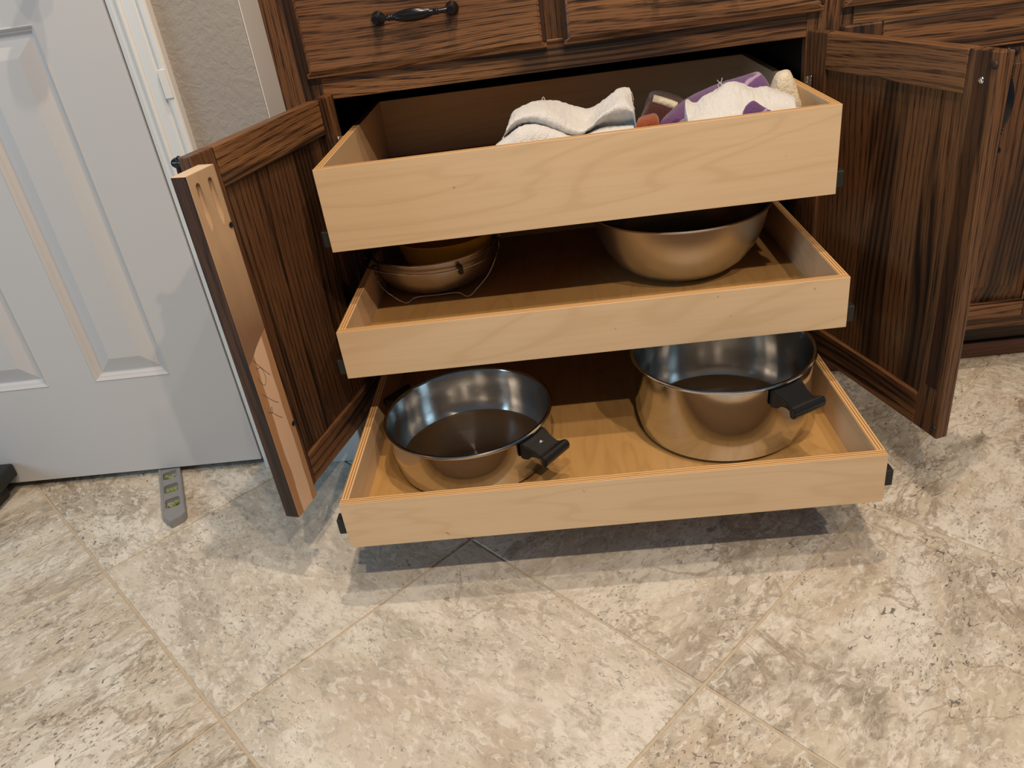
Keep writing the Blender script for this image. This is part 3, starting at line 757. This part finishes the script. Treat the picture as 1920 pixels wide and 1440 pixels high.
# mustard bowl nested in the strainer
bm = bmesh.new()
o_ = [(0.0, 0.0), (0.036, 0.0), (0.040, 0.003), (0.060, 0.018), (0.076, 0.040), (0.084, 0.066), (0.086, 0.080), (0.0895, 0.083)]
i_ = [(0.088, 0.0855), (0.084, 0.084), (0.081, 0.066), (0.073, 0.042), (0.057, 0.021), (0.036, 0.0065), (0.0, 0.006)]
lathe(bm, o_ + i_, 72)
yb_ = from_bm('small_bowl', bm, YEL, None, (SX + 0.024, SY - 0.001, FM + 0.0115), smooth=True, angle=50)
tag(yb_, 'mustard yellow bowl nested inside the wire strainer', 'bowl')

# ================================================================== TOWELS (lofted between folds)
def cloth(name, profs, mat, zfloor, m=60, sub=5, jitter=0.0012, seed=1, ends=True, bottom=(None, None), parent=None):
    """profs: list of (y, [(px,py),...]) read on the plane at that depth; lofted to a crumpled sheet that reaches the tray floor"""
    rnd = random.Random(seed); rows = []
    for y, pts in profs:
        rows.append(catmull([pix(a, b, y=y) for a, b in pts], m))
    yf, ybk = bottom
    f0 = [Vector((p.x, yf if yf is not None else p.y, zfloor)) for p in rows[0]]
    b0 = [Vector((p.x, ybk if ybk is not None else p.y + 0.01, zfloor)) for p in rows[-1]]
    rows = [f0] + rows + [b0]
    cols = [catmull([r[k] for r in rows], (len(rows) - 1) * sub + 1) for k in range(m)]
    n = len(cols[0]); bm = bmesh.new(); grid = []
    for k in range(m):
        g = []
        for j in range(n):
            p = cols[k][j].copy(); p.z = max(p.z, zfloor)
            if p.z > zfloor + 0.004: p += Vector((rnd.uniform(-1, 1), rnd.uniform(-1, 1), rnd.uniform(-1, 1))) * jitter
            g.append(bm.verts.new(p))
        grid.append(g)
    for k in range(m - 1):
        for j in range(n - 1): bm.faces.new((grid[k][j], grid[k + 1][j], grid[k + 1][j + 1], grid[k][j + 1]))
    for g, s in ((grid[0], -1), (grid[-1], 1)):      # tuck the ends down to the tray
        prev = g
        for q in (0.5, 1.0):
            cur = []
            for v in g:
                p = v.co.copy(); p.x += s * 0.004 * q; p.z = zfloor + (p.z - zfloor) * (1 - q); cur.append(bm.verts.new(p))
            for j in range(n - 1): bm.faces.new((prev[j], prev[j + 1], cur[j + 1], cur[j]))
            prev = cur
    bmesh.ops.recalc_face_normals(bm, faces=bm.faces)
    c = Vector((0, 0, 0)); nv = len(bm.verts)
    for v in bm.verts: c += v.co
    c /= nv; c.z = zfloor
    for v in bm.verts: v.co -= c
    o = from_bm(name, bm, mat, parent, c, smooth=True)
    md = o.modifiers.new('sub', 'SUBSURF'); md.levels = 1; md.render_levels = 2
    return o
FL = FT + 0.0005
t1 = cloth('hand_towel', [
    (-0.2235, [(900, 300), (985, 285), (1060, 275), (1130, 266), (1196, 256)]),
    (-0.2120, [(922, 279), (950, 262), (978, 243), (1015, 239), (1055, 250), (1085, 260), (1115, 252), (1150, 248), (1190, 240)]),
    (-0.1900, [(928, 272), (953, 252), (978, 235), (1008, 233), (1040, 245), (1066, 255), (1092, 254), (1130, 240), (1165, 236), (1191, 234)]),
    (-0.1700, [(934, 270), (957, 254), (982, 240), (1008, 240), (1040, 251), (1064, 258), (1090, 255), (1130, 236), (1168, 234), (1191, 230)]),
    (-0.2020, [(940, 262), (957, 238), (982, 226), (1010, 227), (1042, 240), (1068, 250), (1096, 248), (1134, 218), (1168, 210), (1190, 216)]),
    (-0.2000, [(944, 256), (958, 228), (982, 214), (1012, 211), (1045, 220), (1072, 238), (1100, 241), (1134, 210), (1168, 192), (1190, 206)]),
    (-0.1650, [(948, 250), (960, 216), (986, 200), (1018, 196), (1050, 205), (1080, 222), (1104, 226), (1136, 197), (1168, 178), (1189, 195)]),
    (-0.1300, [(953, 240), (963, 211), (990, 195), (1018, 190), (1050, 194), (1085, 204), (1108, 204), (1133, 187), (1160, 167), (1184, 166)]),
    (-0.0900, [(960, 240), (972, 222), (1000, 208), (1030, 203), (1060, 207), (1090, 216), (1110, 216), (1140, 200), (1165, 184), (1182, 184)])],
    TERRY, FL, 70, 5, 0.0011, 3, bottom=(-0.2250, -0.06))
tag(t1, 'crumpled white terry towel with frayed edge, alone at tray middle', 'towel')
def thread(parent, pts, y):
    bm = bmesh.new(); tube(bm, catmull([pix(a, b, y=y) - parent.location for a, b in pts], 16), 0.0005, 6)
    from_bm('loose_thread', bm, TERRY, parent, smooth=True)
thread(t1, [(1184, 172), (1188, 190), (1184, 205), (1189, 222)], -0.128)
thread(t1, [(1186, 196), (1190, 206), (1184, 218), (1190, 230)], -0.128)
thread(t1, [(1014, 196), (1017, 184), (1020, 183), (1023, 194)], -0.128)
t2 = cloth('hand_towel', [
    (-0.2235, [(1282, 250), (1340, 240), (1400, 232), (1450, 228), (1500, 222)]),
    (-0.2130, [(1289, 232), (1310, 222), (1345, 214), (1390, 206), (1420, 214), (1450, 208), (1494, 202)]),
    (-0.1980, [(1287, 222), (1302, 216), (1335, 204), (1370, 196), (1405, 196), (1440, 200), (1470, 198), (1494, 192)]),
    (-0.1800, [(1285, 206), (1300, 208), (1325, 192), (1355, 180), (1390, 178), (1420, 180), (1450, 182), (1475, 180), (1494, 186)]),
    (-0.1500, [(1284, 186), (1300, 197), (1318, 181), (1342, 170), (1362, 157), (1386, 157), (1408, 167), (1436, 164), (1455, 170), (1490, 182)]),
    (-0.1200, [(1290, 200), (1305, 205), (1325, 195), (1350, 180), (1370, 172), (1390, 172), (1410, 178), (1436, 178), (1458, 182), (1486, 192)])],
    TERRY, FL, 64, 5, 0.0011, 5, bottom=(-0.2250, -0.105))
tag(t2, 'crumpled white terry towel lying against the purple towel', 'towel')
thread(t2, [(1350, 168), (1346, 158), (1352, 154), (1354, 146)], -0.148)
thread(t2, [(1356, 162), (1351, 156), (1346, 152), (1345, 150)], -0.148)
t3 = cloth('hand_towel', [
    (-0.1000, [(1236, 236), (1260, 232), (1300, 232), (1360, 222), (1420, 210), (1456, 200)]),
    (-0.0850, [(1238, 228), (1256, 214), (1290, 196), (1345, 176), (1400, 160), (1430, 152), (1452, 172)]),
    (-0.0550, [(1240, 226), (1258, 208), (1290, 184), (1342, 160), (1398, 142), (1426, 136), (1440, 164)]),
    (-0.0250, [(1246, 226), (1262, 214), (1292, 194), (1342, 172), (1398, 156), (1424, 152), (1436, 172)])],
    PURPLE, FL, 48, 6, 0.0006, 8, bottom=(-0.102, 0.0))
tag(t3, 'purple towel with thin pale stripes behind white towel', 'towel')
f = cloth('purple_washcloth', [
    (-0.2255, [(1388, 232), (1410, 228), (1450, 222)]),
    (-0.2240, [(1391, 214), (1400, 200), (1414, 193), (1426, 200), (1448, 210)]),
    (-0.2180, [(1394, 214), (1402, 202), (1414, 196), (1426, 204), (1446, 212)])],
    PURPLE, FL, 20, 4, 0.0006, 9, bottom=(-0.2262, -0.214))
tag(f, 'small purple cloth fold tucked before the white towel', 'cloth')
t4 = cloth('dish_cloth', [
    (-0.1000, [(1460, 215), (1482, 208), (1506, 203)]),
    (-0.0950, [(1452, 178), (1462, 150), (1474, 142), (1486, 150), (1496, 178), (1505, 198)]),
    (-0.0750, [(1443, 164), (1453, 142), (1467, 134), (1480, 134), (1490, 154), (1499, 178), (1505, 198)]),
    (-0.0550, [(1447, 168), (1456, 150), (1468, 143), (1480, 144), (1488, 160), (1497, 182), (1503, 196)])],
    CREAM, FL, 32, 5, 0.0004, 11, bottom=(-0.102, -0.04))
tag(t4, 'cream cotton cloth standing up in the tray corner', 'cloth')
t5 = cloth('pot_holder', [
    (-0.1750, [(1192, 250), (1215, 246), (1238, 242)]),
    (-0.1700, [(1192, 236), (1196, 228), (1212, 224), (1230, 222), (1237, 232)]),
    (-0.1500, [(1193, 234), (1198, 224), (1212, 219), (1228, 216), (1236, 224)]),
    (-0.1300, [(1196, 234), (1200, 228), (1214, 224), (1228, 221), (1234, 228)])],
    RUST, FL, 24, 5, 0.0006, 13, bottom=(-0.1760, -0.12))
tag(t5, 'rolled rust orange pot holder beside the purple towel', 'pot holder')
t6 = cloth('pot_holder', [
    (0.0050, [(1196, 236), (1230, 232), (1288, 222)]),
    (0.0150, [(1200, 222), (1214, 200), (1222, 188), (1250, 192), (1275, 202), (1288, 214)]),
    (0.0600, [(1206, 206), (1214, 184), (1224, 172), (1252, 176), (1276, 184), (1288, 194)]),
    (0.0900, [(1210, 200), (1216, 186), (1226, 178), (1252, 182), (1276, 190), (1286, 198)])],
    DARKCLOTH, FL, 28, 5, 0.0006, 15, bottom=(0.003, 0.10))
tag(t6, 'dark red folded pot holder with cream band at tray back', 'pot holder')
bm = bmesh.new()
bandp = [pix(a, b, y=yy) for a, b, yy in ((1224, 186, 0.020), (1240, 190, 0.018), (1256, 195, 0.016), (1268, 200, 0.014))]
tube(bm, catmull([p - t6.location for p in bandp], 14), 0.0075, 10); from_bm('cream_band', bm, CREAM, t6, smooth=True)

# ================================================================== LEVEL, CRATE, PAPER
LV = tag(empty('torpedo_level', (-0.4310, -0.1745, 0.0)), 'grey torpedo level lying on tiles half under white door', 'level')
d_ = (Vector((-0.403, -0.255, 0)) - Vector((-0.4815, -0.0886, 0))).normalized(); LV.rotation_euler = (0, 0, math.atan2(d_.y, d_.x))
LV.location = Vector((-0.403, -0.255, 0)) - d_ * 0.115
bm = bmesh.new(); T_ = 0.0155; hw = 0.0205
outline = [(-0.115, -hw), (0.098, -hw), (0.119, -0.006), (0.119, hw - 0.004), (0.113, hw), (-0.115, hw)]
outline = [(-0.115, -hw), (0.092, -hw), (0.121, -hw + 0.012), (0.113, hw - 0.006), (0.104, hw), (-0.115, hw)]
a = [bm.verts.new((x, y, 0.0)) for x, y in outline]; b = [bm.verts.new((x, y, T_)) for x, y in outline]
for k in range(6): bm.faces.new((a[k], a[(k + 1) % 6], b[(k + 1) % 6], b[k]))
bm.faces.new(a[::-1]); bm.faces.new(b)
es = [e for e in bm.edges]; bmesh.ops.bevel(bm, geom=es, offset=0.0012, segments=2, affect='EDGES')
LGREY = flat('grey_plastic', (0.235, 0.235, 0.24), 0.45)
body = from_bm('level_body', bm, LGREY, None)
cut = []
WIN = [(-0.045, 0.028), (0.005, 0.030), (0.057, 0.032)]
for cx_, l_ in WIN:
    bm = bmesh.new(); bm_box(bm, cx_ - l_ / 2, cx_ + l_ / 2, -0.0130, 0.0130, 0.003, 0.03, 0.005, 3); cut.append(from_bm('cutter', bm, LGREY))
bm = bmesh.new(); bm_box(bm, -0.09, 0.080, -0.0155, 0.0155, T_ - 0.0010, 0.03); cut.append(from_bm('cutter', bm, LGREY))
bpy.context.view_layer.update(); boolean_cut(body, cut); body.parent = LV
for m_ in (0,): pass
for (cx_, l_), ang in zip(WIN, (0.9, math.pi / 2, -0.8)):
    bm = bmesh.new(); q = Vector((math.cos(ang), math.sin(ang), 0)) * 0.0098
    tube(bm, [Vector((0, 0, 0)) - q, q], 0.0042, 14)
    v_ = from_bm('vial', bm, flat('vial_green', (0.33, 0.42, 0.10), 0.12, 0.0, Transmission_Weight=0.3), LV, (cx_, 0, 0.0082), smooth=True, angle=40)
    bm = bmesh.new(); q2 = q.normalized() * 0.0015
    for s in (-1, 1):
        p = q.normalized() * 0.0030 * s
        tube(bm, [p - q2 * 0.25, p + q2 * 0.25], 0.00435, 14)
    from_bm('vial_line', bm, BLACKM, v_, smooth=True, angle=40)

CR = tag(empty('storage_crate', (-0.955, -0.165, 0.0)), 'black plastic storage box corner on tiles before white door', 'box')
bm = bmesh.new(); bm_box(bm, -0.16, 0.147, -0.10, 0.060, 0.0, 0.042, 0.010, 3); from_bm('tub', bm, BLACKM, CR, smooth=True, angle=40)
bm = bmesh.new(); bm_box(bm, -0.17, 0.171, -0.11, 0.070, 0.040, 0.070, 0.005, 2); from_bm('lid', bm, BLACKM, CR, smooth=True, angle=40)

a, b = pix(101, 1413, z=0.001), pix(45, 1440, z=0.001)
q = (b - a).normalized(); c2 = pix(103.5, 1440, z=0.001); r = (c2 - a).normalized()
bm = bmesh.new(); P4 = [Vector((0, 0, 0)), q * 0.28, q * 0.28 + r * 0.216, r * 0.216]
lo = [bm.verts.new(p) for p in P4]; hi = [bm.verts.new(p + Vector((0, 0, 0.0008))) for p in P4]
for k in range(4): bm.faces.new((lo[k], lo[(k + 1) % 4], hi[(k + 1) % 4], hi[k]))
bm.faces.new(lo[::-1]); bm.faces.new(hi)
tag(from_bm('paper_sheet', bm, flat('white_paper', (0.78, 0.72, 0.66), 0.8), None, (a.x, a.y, 0.0003)), 'white sheet of paper lying flat on the floor tiles', 'paper')
